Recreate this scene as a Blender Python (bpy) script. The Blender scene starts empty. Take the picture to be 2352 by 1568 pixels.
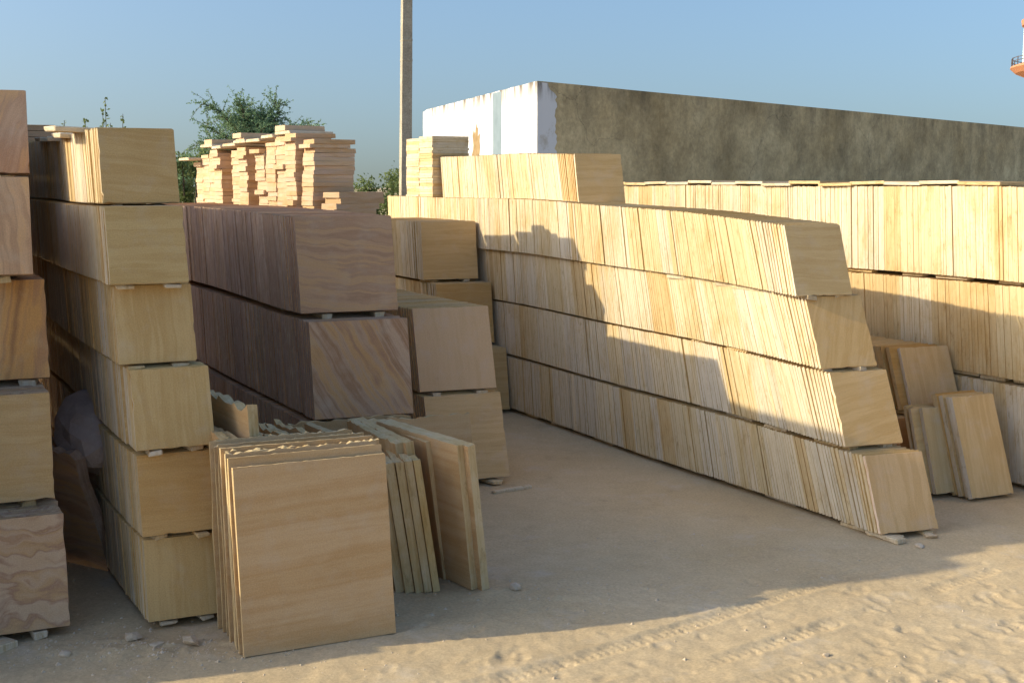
import bpy, math, random
import numpy as np
from mathutils import Matrix, Vector, Euler

# ------------------------------------------------------------------ camera, sky, sun, exposure
sc = bpy.context.scene
COL = sc.collection
RAD = math.radians
EYE = 2.3
PITCH = math.atan((784 - 425) / 2700)
cd = bpy.data.cameras.new('camera')
cd.sensor_width = 36; cd.lens = 36 * 2700 / 2352; cd.clip_end = 3000; cd.clip_start = 0.05
cam = bpy.data.objects.new('camera', cd); COL.objects.link(cam)
cam.location = (0, 0, EYE); cam.rotation_euler = (math.pi / 2 - PITCH, 0, 0)
sc.camera = cam

SUN_EL, SHADOW_YAW = RAD(24.0), RAD(9.5)          # shadows run along +X, a hair away from the camera
TO_SUN = Vector((-math.cos(SHADOW_YAW) * math.cos(SUN_EL), -math.sin(SHADOW_YAW) * math.cos(SUN_EL), math.sin(SUN_EL)))
world = bpy.data.worlds.new('World'); sc.world = world; world.use_nodes = True
wn = world.node_tree.nodes; wl = world.node_tree.links
sky = wn.new('ShaderNodeTexSky'); sky.sky_type = 'NISHITA'; sky.sun_disc = False
sky.sun_elevation = SUN_EL; sky.sun_rotation = math.atan2(TO_SUN.x, TO_SUN.y)
sky.altitude = 0; sky.air_density = 1.2; sky.dust_density = 4.2; sky.ozone_density = 4.6
bg = wn['Background']; bg.inputs['Strength'].default_value = 0.15
# haze keeps the lowest few degrees of sky as bright as the sky just above them, all round
tc = wn.new('ShaderNodeTexCoord'); mp = wn.new('ShaderNodeMapping'); mp.inputs['Location'].default_value = (0, 0, 0.065); mp.inputs['Scale'].default_value = (1, 1, 0.935)
wl.new(tc.outputs['Generated'], mp.inputs['Vector']); wl.new(mp.outputs[0], sky.inputs['Vector'])
wl.new(sky.outputs[0], bg.inputs['Color'])
sl = bpy.data.lights.new('sun', 'SUN'); sl.energy = 3.2; sl.angle = RAD(0.6); sl.color = (1.0, 0.87, 0.60)
sun = bpy.data.objects.new('sun', sl); COL.objects.link(sun)
sun.rotation_euler = TO_SUN.to_track_quat('Z', 'Y').to_euler()
sc.view_settings.view_transform = 'Standard'; sc.view_settings.look = 'None'
sc.view_settings.exposure = 0.68; sc.view_settings.gamma = 1.0

rng = random.Random(7)
nrg = np.random.RandomState(7)

# ------------------------------------------------------------------ material helpers
class NT:
    def __init__(s, name):
        s.m = bpy.data.materials.new(name); s.m.use_nodes = True
        s.n = s.m.node_tree.nodes; s.l = s.m.node_tree.links
        s.b = s.n['Principled BSDF']; s.b.inputs['Roughness'].default_value = 0.9
        s.b.inputs['Specular IOR Level'].default_value = 0.2
    def node(s, t, **kw):
        n = s.n.new(t)
        for k, v in kw.items():
            if k.startswith('i_'):
                n.inputs[k[2:].replace('_', ' ')].default_value = v
            else: setattr(n, k, v)
        return n
    def link(s, a, b): s.l.new(a, b)
    def math(s, op, a, b=None, c=None):
        n = s.n.new('ShaderNodeMath'); n.operation = op
        for i, x in enumerate((a, b, c)):
            if x is None: continue
            if isinstance(x, (int, float)): n.inputs[i].default_value = x
            else: s.link(x, n.inputs[i])
        return n.outputs[0]
    def vmath(s, op, a, b):
        n = s.n.new('ShaderNodeVectorMath'); n.operation = op
        for i, x in enumerate((a, b)):
            if isinstance(x, (tuple, list)): n.inputs[i].default_value = x
            else: s.link(x, n.inputs[i])
        return n.outputs[0]
    def noise(s, vec, scale, detail=4, rough=0.55, dist=0.0):
        n = s.node('ShaderNodeTexNoise'); n.inputs['Scale'].default_value = scale
        n.inputs['Detail'].default_value = detail; n.inputs['Roughness'].default_value = rough
        n.inputs['Distortion'].default_value = dist
        if vec is not None: s.link(vec, n.inputs['Vector'])
        return n.outputs['Fac'], n.outputs['Color']
    def ramp(s, fac, stops, interp='LINEAR'):
        n = s.node('ShaderNodeValToRGB'); n.color_ramp.interpolation = interp
        e = n.color_ramp.elements
        while len(e) < len(stops): e.new(0.5)
        for x, (p, c) in zip(e, stops):
            x.position = p; x.color = (c[0], c[1], c[2], 1) if not isinstance(c, float) else (c, c, c, 1)
        s.link(fac, n.inputs[0]); return n.outputs[0]
    def mix(s, fac, a, b, mode='MIX'):
        n = s.node('ShaderNodeMix', data_type='RGBA', blend_type=mode)
        if isinstance(fac, (int, float)): n.inputs[0].default_value = fac
        else: s.link(fac, n.inputs[0])
        for i, x in ((6, a), (7, b)):
            if isinstance(x, (tuple, list)): n.inputs[i].default_value = (*x[:3], 1)
            else: s.link(x, n.inputs[i])
        return n.outputs[2]
    def bump(s, h, strength=0.3, dist=0.01, prev=None):
        n = s.node('ShaderNodeBump'); n.inputs['Strength'].default_value = strength
        n.inputs['Distance'].default_value = dist; s.link(h, n.inputs['Height'])
        if prev is not None: s.link(prev, n.inputs['Normal'])
        return n.outputs[0]
    def tinted(s, col):
        """colour times the slab's own tint (object colour and mesh attribute)"""
        oi = s.node('ShaderNodeObjectInfo'); at = s.node('ShaderNodeAttribute', attribute_name='tint')
        return s.mix(1.0, s.mix(1.0, col, oi.outputs['Color'], 'MULTIPLY'), at.outputs['Color'], 'MULTIPLY')
    def stone_uv(s, turn=True):
        uv = s.node('ShaderNodeUVMap', uv_map='UVMap'); oi = s.node('ShaderNodeObjectInfo')
        sh = s.math('MULTIPLY', oi.outputs['Random'], 37.0)
        c = s.node('ShaderNodeCombineXYZ'); s.link(sh, c.inputs[0]); s.link(sh, c.inputs[1])
        v = s.vmath('ADD', uv.outputs[0], c.outputs[0])
        if turn:
            r = s.node('ShaderNodeVectorRotate', rotation_type='Z_AXIS'); s.link(v, r.inputs['Vector'])
            s.link(s.math('MULTIPLY', oi.outputs['Alpha'], math.pi), r.inputs['Angle']); v = r.outputs[0]
        return v

def face_material(name, stops, bands=(0.55, 11.0), warp=0.07, grain=0.12, stain=None):
    t = NT(name); v = t.stone_uv()
    _, wc = t.noise(v, 2.3, 3)
    v2 = t.vmath('ADD', v, t.vmath('MULTIPLY', t.vmath('SUBTRACT', wc, (0.5, 0.5, 0.5)), (warp, warp, 0)))
    vs = t.vmath('MULTIPLY', v2, (bands[0], bands[1], 1))
    f1, _ = t.noise(vs, 1.0, 5, 0.6, 0.3)
    f2, _ = t.noise(v, 3.1, 4, 0.6)
    f = t.math('ADD', t.math('MULTIPLY', f1, 0.8), t.math('MULTIPLY', f2, 0.2))
    col = t.ramp(f, stops)
    g, _ = t.noise(v, 140, 3, 0.6)
    col = t.mix(grain, col, t.ramp(g, [(0.3, 0.0), (0.7, 1.0)]), 'OVERLAY')
    d, _ = t.noise(v, 5.5, 5, 0.65)
    col = t.mix(t.ramp(d, [(0.52, 0.0), (0.75, 0.35)]), col, (0.54, 0.445, 0.335))
    if stain:
        st, _ = t.noise(t.vmath('MULTIPLY', v, (3, 8, 1)), 1.0, 5, 0.7)
        col = t.mix(t.ramp(st, [(0.60, 0.0), (0.70, 0.55)]), col, stain)
    lo, _ = t.noise(v, 1.6, 6, 0.65)
    col = t.mix(t.ramp(lo, [(0.5, 0.0), (0.72, 0.35)]), col, t.mix(1.0, col, (0.78, 0.70, 0.58), 'MULTIPLY'))
    sk, _ = t.noise(v, 33, 5, 0.8)
    col = t.mix(t.ramp(sk, [(0.66, 0.0), (0.74, 0.5)]), col, (0.20, 0.13, 0.07))
    t.link(t.tinted(col), t.b.inputs['Base Color'])
    gb, _ = t.noise(v, 60, 5, 0.7); sw, _ = t.noise(t.vmath('MULTIPLY', v, (1.5, 260, 1)), 1.0, 2)
    t.link(t.bump(sw, 0.12, 0.002, t.bump(gb, 0.3, 0.004)), t.b.inputs['Normal'])
    return t.m

def edge_material(name, stops, speck=(0.31, 0.20, 0.075), amount=0.85):
    t = NT(name); v = t.stone_uv(False)
    f1, _ = t.noise(t.vmath('MULTIPLY', v, (60, 2.2, 1)), 1.0, 5, 0.65, 0.4)
    col = t.ramp(f1, stops)
    f2, _ = t.noise(t.vmath('MULTIPLY', v, (22, 6, 1)), 1.0, 6, 0.75, 0.6)
    col = t.mix(t.math('MULTIPLY', t.ramp(f2, [(0.55, 0.0), (0.72, 1.0)]), amount), col, speck)
    f3, _ = t.noise(v, 9, 6, 0.7)
    col = t.mix(t.ramp(f3, [(0.5, 0.0), (0.8, 0.5)]), col, (0.62, 0.53, 0.40))
    pos = t.node('ShaderNodeNewGeometry').outputs['Position']
    w1, _ = t.noise(t.vmath('MULTIPLY', pos, (3.4, 3.4, 1.5)), 1.0, 7, 0.72, 0.5)
    col = t.mix(t.math('MULTIPLY', t.ramp(w1, [(0.50, 0.0), (0.66, 0.75)]), amount), col, t.mix(1.0, col, (0.80, 0.66, 0.42), 'MULTIPLY'))
    w2, _ = t.noise(t.vmath('MULTIPLY', pos, (14, 14, 9)), 1.0, 6, 0.8)
    col = t.mix(t.ramp(w2, [(0.58, 0.0), (0.70, 0.4)]), col, t.mix(1.0, col, (0.72, 0.60, 0.42), 'MULTIPLY'))
    t.link(t.tinted(col), t.b.inputs['Base Color'])
    g, _ = t.noise(t.vmath('MULTIPLY', v, (90, 35, 1)), 1.0, 5, 0.7)
    t.link(t.bump(g, 0.5, 0.006), t.b.inputs['Normal'])
    return t.m

BUFF_F = face_material('buff_stone_face', [(0.25, (0.475, 0.310, 0.140)), (0.40, (0.537, 0.367, 0.165)), (0.48, (0.502, 0.331, 0.140)), (0.55, (0.563, 0.392, 0.184)), (0.66, (0.502, 0.334, 0.144)), (0.8, (0.422, 0.256, 0.107))])
BUFF_E = edge_material('buff_stone_edge', [(0.25, (0.508, 0.380, 0.212)), (0.45, (0.605, 0.501, 0.348)), (0.6, (0.648, 0.556, 0.413)), (0.8, (0.572, 0.440, 0.254))])
RED_F = face_material('stained_buff_face', [(0.25, (0.487, 0.317, 0.147)), (0.5, (0.569, 0.393, 0.208)), (0.8, (0.496, 0.327, 0.154))], stain=(0.42, 0.20, 0.10))
PUR_F = face_material('rainbow_stone_face', [(0.28, (0.378, 0.207, 0.104)), (0.36, (0.517, 0.326, 0.194)), (0.43, (0.447, 0.269, 0.155)), (0.48, (0.531, 0.345, 0.216)), (0.53, (0.587, 0.358, 0.176)), (0.58, (0.489, 0.308, 0.188)), (0.64, (0.524, 0.345, 0.221)), (0.74, (0.391, 0.219, 0.116))], bands=(0.45, 7.5), warp=0.22)
PUR_E = edge_material('rainbow_stone_edge', [(0.25, (0.238, 0.152, 0.103)), (0.45, (0.347, 0.240, 0.175)), (0.6, (0.412, 0.295, 0.221)), (0.8, (0.293, 0.187, 0.130))], speck=(0.2, 0.12, 0.08))
VEIN_F = face_material('swirled_stone_face', [(0.28, (0.386, 0.224, 0.107)), (0.38, (0.487, 0.320, 0.174)), (0.41, (0.386, 0.233, 0.136)), (0.44, (0.500, 0.338, 0.200)), (0.49, (0.512, 0.353, 0.220)), (0.515, (0.361, 0.212, 0.127)), (0.54, (0.468, 0.293, 0.145)), (0.60, (0.500, 0.338, 0.209)), (0.63, (0.405, 0.239, 0.133)), (0.75, (0.449, 0.275, 0.133))], bands=(0.9, 3.6), warp=0.5)
RUST_F = face_material('rust_streaked_face', [(0.28, (0.356, 0.196, 0.104)), (0.36, (0.547, 0.311, 0.134)), (0.42, (0.417, 0.239, 0.142)), (0.47, (0.564, 0.334, 0.152)), (0.52, (0.504, 0.331, 0.212)), (0.57, (0.390, 0.221, 0.118)), (0.63, (0.556, 0.379, 0.250)), (0.74, (0.495, 0.276, 0.121))], bands=(0.3, 6.5), warp=0.12)
GRAIN_F = face_material('wood_grained_face', [(0.28, (0.376, 0.220, 0.124)), (0.37, (0.498, 0.309, 0.179)), (0.42, (0.423, 0.255, 0.148)), (0.47, (0.527, 0.330, 0.190)), (0.52, (0.564, 0.347, 0.172)), (0.56, (0.452, 0.276, 0.162)), (0.63, (0.527, 0.343, 0.207)), (0.74, (0.405, 0.238, 0.131))], bands=(0.5, 8.5), warp=0.17)
ROUGH_F = face_material('sawn_slab_face', [(0.30, (0.436, 0.256, 0.106)), (0.40, (0.530, 0.352, 0.176)), (0.46, (0.494, 0.310, 0.142)), (0.54, (0.558, 0.383, 0.207)), (0.63, (0.510, 0.327, 0.153)), (0.74, (0.463, 0.275, 0.119))], bands=(0.22, 6.0), warp=0.025)
ROUGH_E = edge_material('sawn_slab_edge', [(0.25, (0.42, 0.29, 0.13)), (0.45, (0.53, 0.40, 0.21)), (0.6, (0.57, 0.45, 0.26)), (0.8, (0.49, 0.34, 0.155))])
STRIP_F = face_material('strip_stone_face', [(0.28, (0.45, 0.30, 0.16)), (0.45, (0.54, 0.40, 0.25)), (0.6, (0.56, 0.43, 0.31)), (0.75, (0.48, 0.33, 0.18))], bands=(2.0, 8.0), warp=0.3)
STRIP_E = edge_material('strip_stone_edge', [(0.25, (0.525, 0.450, 0.363)), (0.5, (0.605, 0.563, 0.538)), (0.8, (0.555, 0.495, 0.451))], speck=(0.5, 0.3, 0.15), amount=0.4)

# ------------------------------------------------------------------ mesh helpers
def slab_arrays(w, h, t, bev=0.003, jit=0.0015, r=rng):
    """chamfered slab: x across, y into the row, z up the slab; verts, faces, uvs per loop, material per face (0 face, 1 edge)"""
    V = []; idx = {}
    ext = ((-w / 2, w / 2), (0, t), (0, h))
    for cx in (0, 1):
        for cy in (0, 1):
            for cz in (0, 1):
                jx, jy, jz = (r.uniform(-jit, jit) for _ in range(3))
                b = bev * r.choice((0.6, 1, 1, 1.6))
                base = (ext[0][cx] + jx, ext[1][cy] + jy * 0.5, ext[2][cz] + jz)
                ins = (b * (1 - 2 * cx), min(b, t * 0.3) * (1 - 2 * cy), b * (1 - 2 * cz))
                for ax in range(3):
                    p = [base[k] + (0 if k == ax else ins[k]) for k in range(3)]
                    idx[(cx, cy, cz, ax)] = len(V); V.append(p)
    F = []; M = []
    for ax in range(3):
        o = [k for k in range(3) if k != ax]
        for s in (0, 1):
            q = []
            for a, b in ((0, 0), (1, 0), (1, 1), (0, 1)):
                c = [0, 0, 0]; c[ax] = s; c[o[0]] = a; c[o[1]] = b
                q.append(idx[(*c, ax)])
            F.append(q); M.append(0 if ax == 1 else 1)
    for e in range(3):
        o = [k for k in range(3) if k != e]
        for a in (0, 1):
            for b in (0, 1):
                c0 = [0, 0, 0]; c1 = [0, 0, 0]
                c0[o[0]] = c1[o[0]] = a; c0[o[1]] = c1[o[1]] = b; c1[e] = 1
                F.append([idx[(*c0, o[0])], idx[(*c1, o[0])], idx[(*c1, o[1])], idx[(*c0, o[1])]]); M.append(1)
    for cx in (0, 1):
        for cy in (0, 1):
            for cz in (0, 1):
                F.append([idx[(cx, cy, cz, k)] for k in range(3)]); M.append(1)
    V = np.array(V); cen = np.array([0, t / 2, h / 2]); UV = []
    for i, f in enumerate(F):
        p = V[f]; n = np.cross(p[1] - p[0], p[2] - p[0])
        if n.dot(p.mean(0) - cen) < 0:
            F[i] = f = f[::-1]; p = V[f]
        a = np.abs(n); k = int(a.argmax())
        for q in p:
            UV.append((q[0], q[2]) if k == 1 else ((q[1], q[2]) if k == 0 else (q[1], q[0])))
    return V, F, np.array(UV), M

def make_mesh(name, V, F, UV, M, mats, tint=None, smooth=False):
    me = bpy.data.meshes.new(name); me.from_pydata([tuple(v) for v in V], [], F)
    if UV is not None:
        u = me.uv_layers.new(name='UVMap'); u.data.foreach_set('uv', np.asarray(UV, np.float32).ravel())
    if M is not None: me.polygons.foreach_set('material_index', np.asarray(M, np.int32))
    a = me.color_attributes.new('tint', 'FLOAT_COLOR', 'POINT')
    c = np.ones((len(V), 4), np.float32) if tint is None else np.asarray(tint, np.float32)
    a.data.foreach_set('color', c.ravel())
    for m in mats: me.materials.append(m)
    if smooth: me.polygons.foreach_set('use_smooth', np.ones(len(F), bool))
    me.update(); return me

def place(name, me, loc, rot=(0, 0, 0), label=None, cat=None, group=None, parent=None, tint=(1, 1, 1), turn=0.0, scale=None, kind=None):
    o = bpy.data.objects.new(name, me); COL.objects.link(o)
    o.location = loc; o.rotation_euler = rot; o.color = (*tint, turn)
    if scale: o.scale = scale
    if parent: o.parent = parent
    if label: o['label'] = label
    if cat: o['category'] = cat
    if group: o['group'] = group
    if kind: o['kind'] = kind
    elif cat: o['kind'] = 'thing'
    return o

WORDS = 'first second third fourth fifth sixth seventh eighth ninth tenth eleventh twelfth'.split()
def nth(i):
    if i < 12: return WORDS[i]
    n = i + 1
    return f"{n}{'th' if n % 100 in (11, 12, 13) else {1: 'st', 2: 'nd', 3: 'rd'}.get(n % 10, 'th')}"

class Pool:
    """a few chamfered slab meshes of one size that all slabs of a tier share"""
    def __init__(s, name, w, h, ts, mats, n=2, bev=0.003, jit=0.002):
        s.d = {}
        for t in ts:
            for k in range(n):
                A = slab_arrays(w, h, t, bev, jit); s.d[(t, k)] = (A, make_mesh(name, *A, mats))
        s.ts = ts; s.n = n; s.mats = mats
    def pick(s):
        k = (rng.choice(s.ts), rng.randrange(s.n)); return k[0], s.d[k]

def chipped_arrays(w, h, t, seed):
    """slab whose outline carries small nicks and one or two broken corners"""
    r = random.Random(seed); cor = [(-w / 2, 0), (w / 2, 0), (w / 2, h), (-w / 2, h)]; P = []
    for k in range(4):
        (x0, z0), (x1, z1) = cor[k], cor[(k + 1) % 4]; L = math.hypot(x1 - x0, z1 - z0); nx, nz = -(z1 - z0) / L, (x1 - x0) / L
        c0 = r.choice((0.002, 0.003, 0.004, 0.012)); n = 12; d = c0
        P.append((x0 + (x1 - x0) / L * c0, z0 + (z1 - z0) / L * c0))
        for q in range(1, n):
            f = (q + r.uniform(-.3, .3)) / n; dep = r.uniform(0, .0012) + (r.uniform(.003, .008) if r.random() < .09 else 0)
            P.append((x0 + (x1 - x0) * f + nx * dep, z0 + (z1 - z0) * f + nz * dep))
        c1 = r.choice((0.002, 0.003, 0.004, 0.008)); P.append((x1 - (x1 - x0) / L * c1, z1 - (z1 - z0) / L * c1))
    m = len(P); V = [(x, .0015, z) for x, z in P] + [(x * .997, 0, h / 2 + (z - h / 2) * .997) for x, z in P] + [(x, t, z) for x, z in P]
    F = [list(range(m, 2 * m)), list(range(2 * m, 3 * m))[::-1]]; M = [0, 0]
    for i in range(m):
        j = (i + 1) % m; F += [[i, j, m + j, m + i], [j, i, 2 * m + i, 2 * m + j]]; M += [1, 1]
    V = np.array(V); UV = []
    for i, f in enumerate(F):
        for k in f: q = V[k]; UV.append((q[0], q[2]) if i < 2 else (q[1] + q[0] * .3, q[2]))
    return V, F, np.array(UV), M

class Mass:
    """many pieces joined into one object of kind stuff"""
    def __init__(s): s.V = []; s.F = []; s.UV = []; s.M = []; s.T = []; s.n = 0
    def add(s, A, mat, tint=(1, 1, 1)):
        V, F, UV, M = A
        P = np.c_[V, np.ones(len(V))] @ np.array(mat).T
        s.V.append(P[:, :3]); s.F += [[i + s.n for i in f] for f in F]; s.n += len(V)
        s.UV.append(UV + nrg.uniform(0, 60, 2)); s.M += list(M); s.T.append(np.tile([*tint, 1], (len(V), 1)))
    def build(s, name, mats, label, cat=None):
        me = make_mesh(name, np.vstack(s.V), s.F, np.vstack(s.UV), s.M, mats, np.vstack(s.T))
        return place(name, me, (0, 0, 0), label=label, kind='stuff')

def smooth01(x):
    x = min(max(x, 0), 1); return x * x * (3 - 2 * x)

BUFF_TINTS = [(1, 1, 1), (1, 1, 1), (1.03, 1.0, 0.92), (1.0, 0.94, 0.80), (0.93, 0.93, 0.95), (1.03, 1.04, 1.08), (0.93, 0.80, 0.58), (1.05, 1.02, 0.95), (0.96, 0.88, 0.70)]
PUR_TINTS = [(1, 1, 1), (0.92, 0.9, 0.95), (1.08, 1.02, 0.96), (1.1, 1.08, 1.08), (0.9, 0.85, 0.82)]

GAP_MESH = {}
def spacer(loc, rotz, size, label, group, tint=(1, 1, 1)):
    key = (round(size[0], 2), round(size[1], 3), round(size[2], 3))
    if key not in GAP_MESH:
        A = slab_arrays(size[0], size[2], size[1], 0.004, 0.006)
        GAP_MESH[key] = make_mesh('spacer_strip', *A, [BUFF_E, BUFF_E])
    return place('spacer_strip', GAP_MESH[key], loc, (0, 0, rotz), label, 'stone strip', group, tint=tint)

def slab_row(name, tiers, dir_deg, mats, mass, tints=BUFF_TINTS, rowname='', group='', thick=(0.022, 0.026, 0.030), single=60, cat='stone slab', bev=0.0007, spacers=None, turn=(0, 0), face_lab=None, gap=0.035, fan=True, jitw=0.0011):
    """tiers of slabs standing on edge. tiers: dict(p=(x,y), z=, yaw=, w=, h=, lean=(near,far), length=, word=)
    returns top-height functions by tier"""
    dv = Vector((-math.sin(RAD(dir_deg)), math.cos(RAD(dir_deg)), 0))
    tops = []
    for ti, T in enumerate(tiers):
        pool = Pool(name, T['w'], T['h'], thick, mats, 3, bev, 0.001)
        bx, by = T['p']; base = Vector((bx, by, 0)); s0 = base.dot(dv)
        L = T['length']; l0, l1 = (RAD(a) for a in T['lean']); zz = T['z']; prev = tops[-1] if (tops and not T.get('fixed')) else None
        off = (zz - prev(s0)) if prev else 0
        ph = rng.uniform(0, 6)
        lean_at = lambda s, L=L, l0=l0, l1=l1, ph=ph: l0 + (l1 - l0) * min(s / 4.5, 1) ** 0.8 + RAD(0.35) * math.sin(s * 3.1 + ph)
        z_at = (lambda sa, prev=prev, off=off: prev(sa) + off) if prev else (lambda sa, zz=zz, ph=ph: zz + 0.004 * math.sin(sa * 2 + ph))
        s = 0.0; i = 0; last = None; cur = 0.0; tint = rng.choice(tints)
        while s < L:
            t, (A, me) = pool.pick()
            ln = lean_at(s); yaw = RAD(T['yaw'] + (dir_deg - 1.5 - T['yaw']) * smooth01(s / 0.4) * (abs(dir_deg - T['yaw']) < 16) + rng.uniform(-0.3, 0.3))
            if rng.random() < 0.03 and i > 3: s += rng.uniform(0.003, 0.012)
            if rng.random() < 0.22: tint = rng.choice(tints)
            k = rng.uniform(0.96, 1.05); tn = tuple(c * k for c in tint)
            W = Vector((math.cos(yaw), math.sin(yaw), 0))
            side = rng.gauss(0, jitw * (4 if rng.random() < 0.1 else 1)) + 0.012 * math.sin(s * 1.7 + ph) * (s > 0.2)
            loc = base + dv * s + W * (T['w'] / 2 + side)
            loc.z = z_at(s0 + s) + t * math.sin(ln)
            hs = rng.uniform(0.994, 1.003)
            if i == 0 and T.get('tint'): tn = T['tint']; 
            tu = T.get('turn', 0.0) if i == 0 else rng.choice((0.0, 0.0, 0.5, 0.02, 0.97))
            if i < T.get('single', single):
                if i == 0:
                    lab = T.get('label') or f"front slab closing the {T['word']} tier of {rowname}"
                    o = place(name, me, loc, (-ln, 0, yaw), lab, cat, group, tint=tn, turn=tu, scale=(1, 1, hs))
                    o.data = make_mesh(name, *chipped_arrays(T['w'], T['h'], t, rng.randrange(9999)), [T.get('front_mat') or mats[0], mats[1]])
                else:
                    place(name, me, loc, (-ln, 0, yaw), f"{nth(i)} slab from the near end in the {T['word']} tier of {rowname}", cat, group, tint=tn, turn=tu, scale=(1, 1, hs))
            else:
                mat = Matrix.Translation(loc) @ Euler((-ln, 0, yaw)).to_matrix().to_4x4() @ Matrix.Diagonal((1, 1, hs, 1))
                mass.add(A, mat, tn)
            ln2 = lean_at(s + t)
            skew = max(math.cos(RAD(dir_deg) - yaw), 0.5)
            s += (t / math.cos(ln) + max(0, T['h'] * (math.sin(ln) - math.sin(ln2))) + 0.0006) / skew
            i += 1
        hh = T['h']
        def top(sa, s0=s0, L=L, hh=hh, lean_at=lean_at, z_at=z_at):
            s = min(max(sa - s0 - 0.08, 0), L); return z_at(sa) + hh * math.cos(lean_at(s))
        tops.append(top)
        # strips of stone that carry the tier
        if spacers:
            n_side = spacers
            yaw = RAD(T['yaw']); W = Vector((math.cos(yaw), math.sin(yaw), 0)); g = T.get('gap', gap)
            for q, fr in enumerate((0.24, 0.80)):
                pos = 0.0 + rng.uniform(-0.05, 0.03) + T.get('poke', 0.0)
                for j in range(n_side if q == 0 else 1):
                    ln_ = rng.uniform(0.16, 0.34); wd = rng.choice((0.07, 0.09))
                    lat = fr * T['w'] if j == 0 else rng.uniform(0.08, 0.13)
                    c = base + dv * (pos + 0.02) + W * (lat + rng.uniform(-0.02, 0.02) * (j == 0))
                    c.z = z_at(s0 + pos + ln_ / 2) - g + 0.001
                    if pos + ln_ > L: break
                    side_word = ('left' if q == 0 else 'right') if j == 0 else ''
                    lab = (f"{side_word} stone strip propping the front of the {T['word']} tier, {rowname}" if j == 0
                           else f"{nth(j)} strip along the side under the {T['word']} tier, {rowname}")
                    # strip lies along the row
                    spacer((c.x, c.y, c.z), RAD(dir_deg) + rng.uniform(-0.1, 0.1) * (1 if j else 2), (wd, round(ln_, 1) + 0.02, round(g - 0.004, 3)), lab, 'stone strips under the slab tiers', tint=rng.choice(BUFF_TINTS))
                    pos += ln_ + rng.uniform(0.02, 0.5)
    return tops

# ------------------------------------------------------------------ ground
def vnoise(x, y, seed):
    r = np.random.RandomState(seed); G = r.rand(128, 128)
    xi = np.floor(x).astype(int); yi = np.floor(y).astype(int); fx = x - xi; fy = y - yi
    fx = fx * fx * (3 - 2 * fx); fy = fy * fy * (3 - 2 * fy)
    g = lambda a, b: G[a % 128, b % 128]
    return (g(xi, yi) * (1 - fx) + g(xi + 1, yi) * fx) * (1 - fy) + (g(xi, yi + 1) * (1 - fx) + g(xi + 1, yi + 1) * fx) * fy - 0.5

def ground_height(X, Y):
    fore = np.clip((7.2 + 0.18 * X - Y) / 1.2, 0, 1)                       # churned sand towards the viewer
    near = np.exp(-np.maximum(0, np.hypot((X - 1) / 9, (Y - 8) / 9) - 1) * 1.5)
    z = 0.014 * vnoise(X * 1.3, Y * 1.3, 1) + 0.007 * vnoise(X * 3.7, Y * 3.7, 2)
    z += (0.004 + 0.002 * fore) * vnoise(X * 9, Y * 9, 3) + (0.0015 + 0.0018 * fore) * vnoise(X * 21, Y * 21, 4)
    z += (0.001 + 0.002 * fore) * vnoise(X * 43, Y * 43, 5)
    lump = vnoise(X * 13, Y * 13, 9) - 0.22
    z += 0.008 * fore * np.maximum(lump, 0) + 0.006 * fore * np.maximum(vnoise(X * 29, Y * 29, 14) - 0.2, 0)
    heap = np.exp(-((X + 1.85) / 0.45) ** 2 - ((Y - 5.62) / 0.13) ** 2) + 0.7 * np.exp(-((X - 0.15) / 0.4) ** 2 - ((Y - 6.42) / 0.16) ** 2)
    z += heap * (0.012 + 0.05 * np.maximum(vnoise(X * 11, Y * 11, 21), 0) + 0.03 * np.maximum(vnoise(X * 24, Y * 24, 22), 0))
    # tyre tracks
    for (x0, y0, ang, wid, dep, pit) in ((-0.6, 4.95, 34, 0.055, 0.008, 0.045), (0.0, 4.9, 33, 0.05, 0.007, 0.05), (1.1, 5.2, 27, 0.06, 0.005, 0.06), (1.6, 4.9, 41, 0.05, 0.004, 0.05)):
        a = math.radians(ang); dx, dy = math.cos(a), math.sin(a)
        s = (X - x0) * dx + (Y - y0) * dy; e = -(X - x0) * dy + (Y - y0) * dx + 0.05 * np.sin(s * 1.3)
        m = np.exp(-(e / wid) ** 4) * np.clip(s * 3 + 1, 0, 1) * np.clip((4.0 - s) * 2, 0, 1) * fore
        br = np.clip(vnoise(s * 2.2, e * 0 + ang, 11) * 3 + 0.6, 0, 1)
        z -= m * br * (dep * 0.7 + dep * 0.8 * (np.sin(s / pit * 2 * math.pi + np.abs(e) * 60) > 0.1))
        z += 0.0035 * np.exp(-((np.abs(e) - wid * 1.35) / 0.02) ** 2) * fore * br
    # shoe prints
    r = np.random.RandomState(3)
    for k in range(260):
        cx, cy = r.uniform(-0.6, 4.2), r.uniform(4.9, 7.2); a = r.uniform(0, 6.28); L_ = r.uniform(0.025, 0.075); w_ = L_ * r.uniform(0.4, 0.8)
        s = (X - cx) * math.cos(a) + (Y - cy) * math.sin(a); e = -(X - cx) * math.sin(a) + (Y - cy) * math.cos(a)
        q = (s / L_) ** 2 + (e / w_) ** 2
        z += fore * (-0.005 * np.exp(-q ** 2) + 0.0035 * np.exp(-((q - 1.7) / 0.5) ** 2) * (np.cos(np.arctan2(e, s) * 2 + k) > -0.2))
    return z * near

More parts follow.
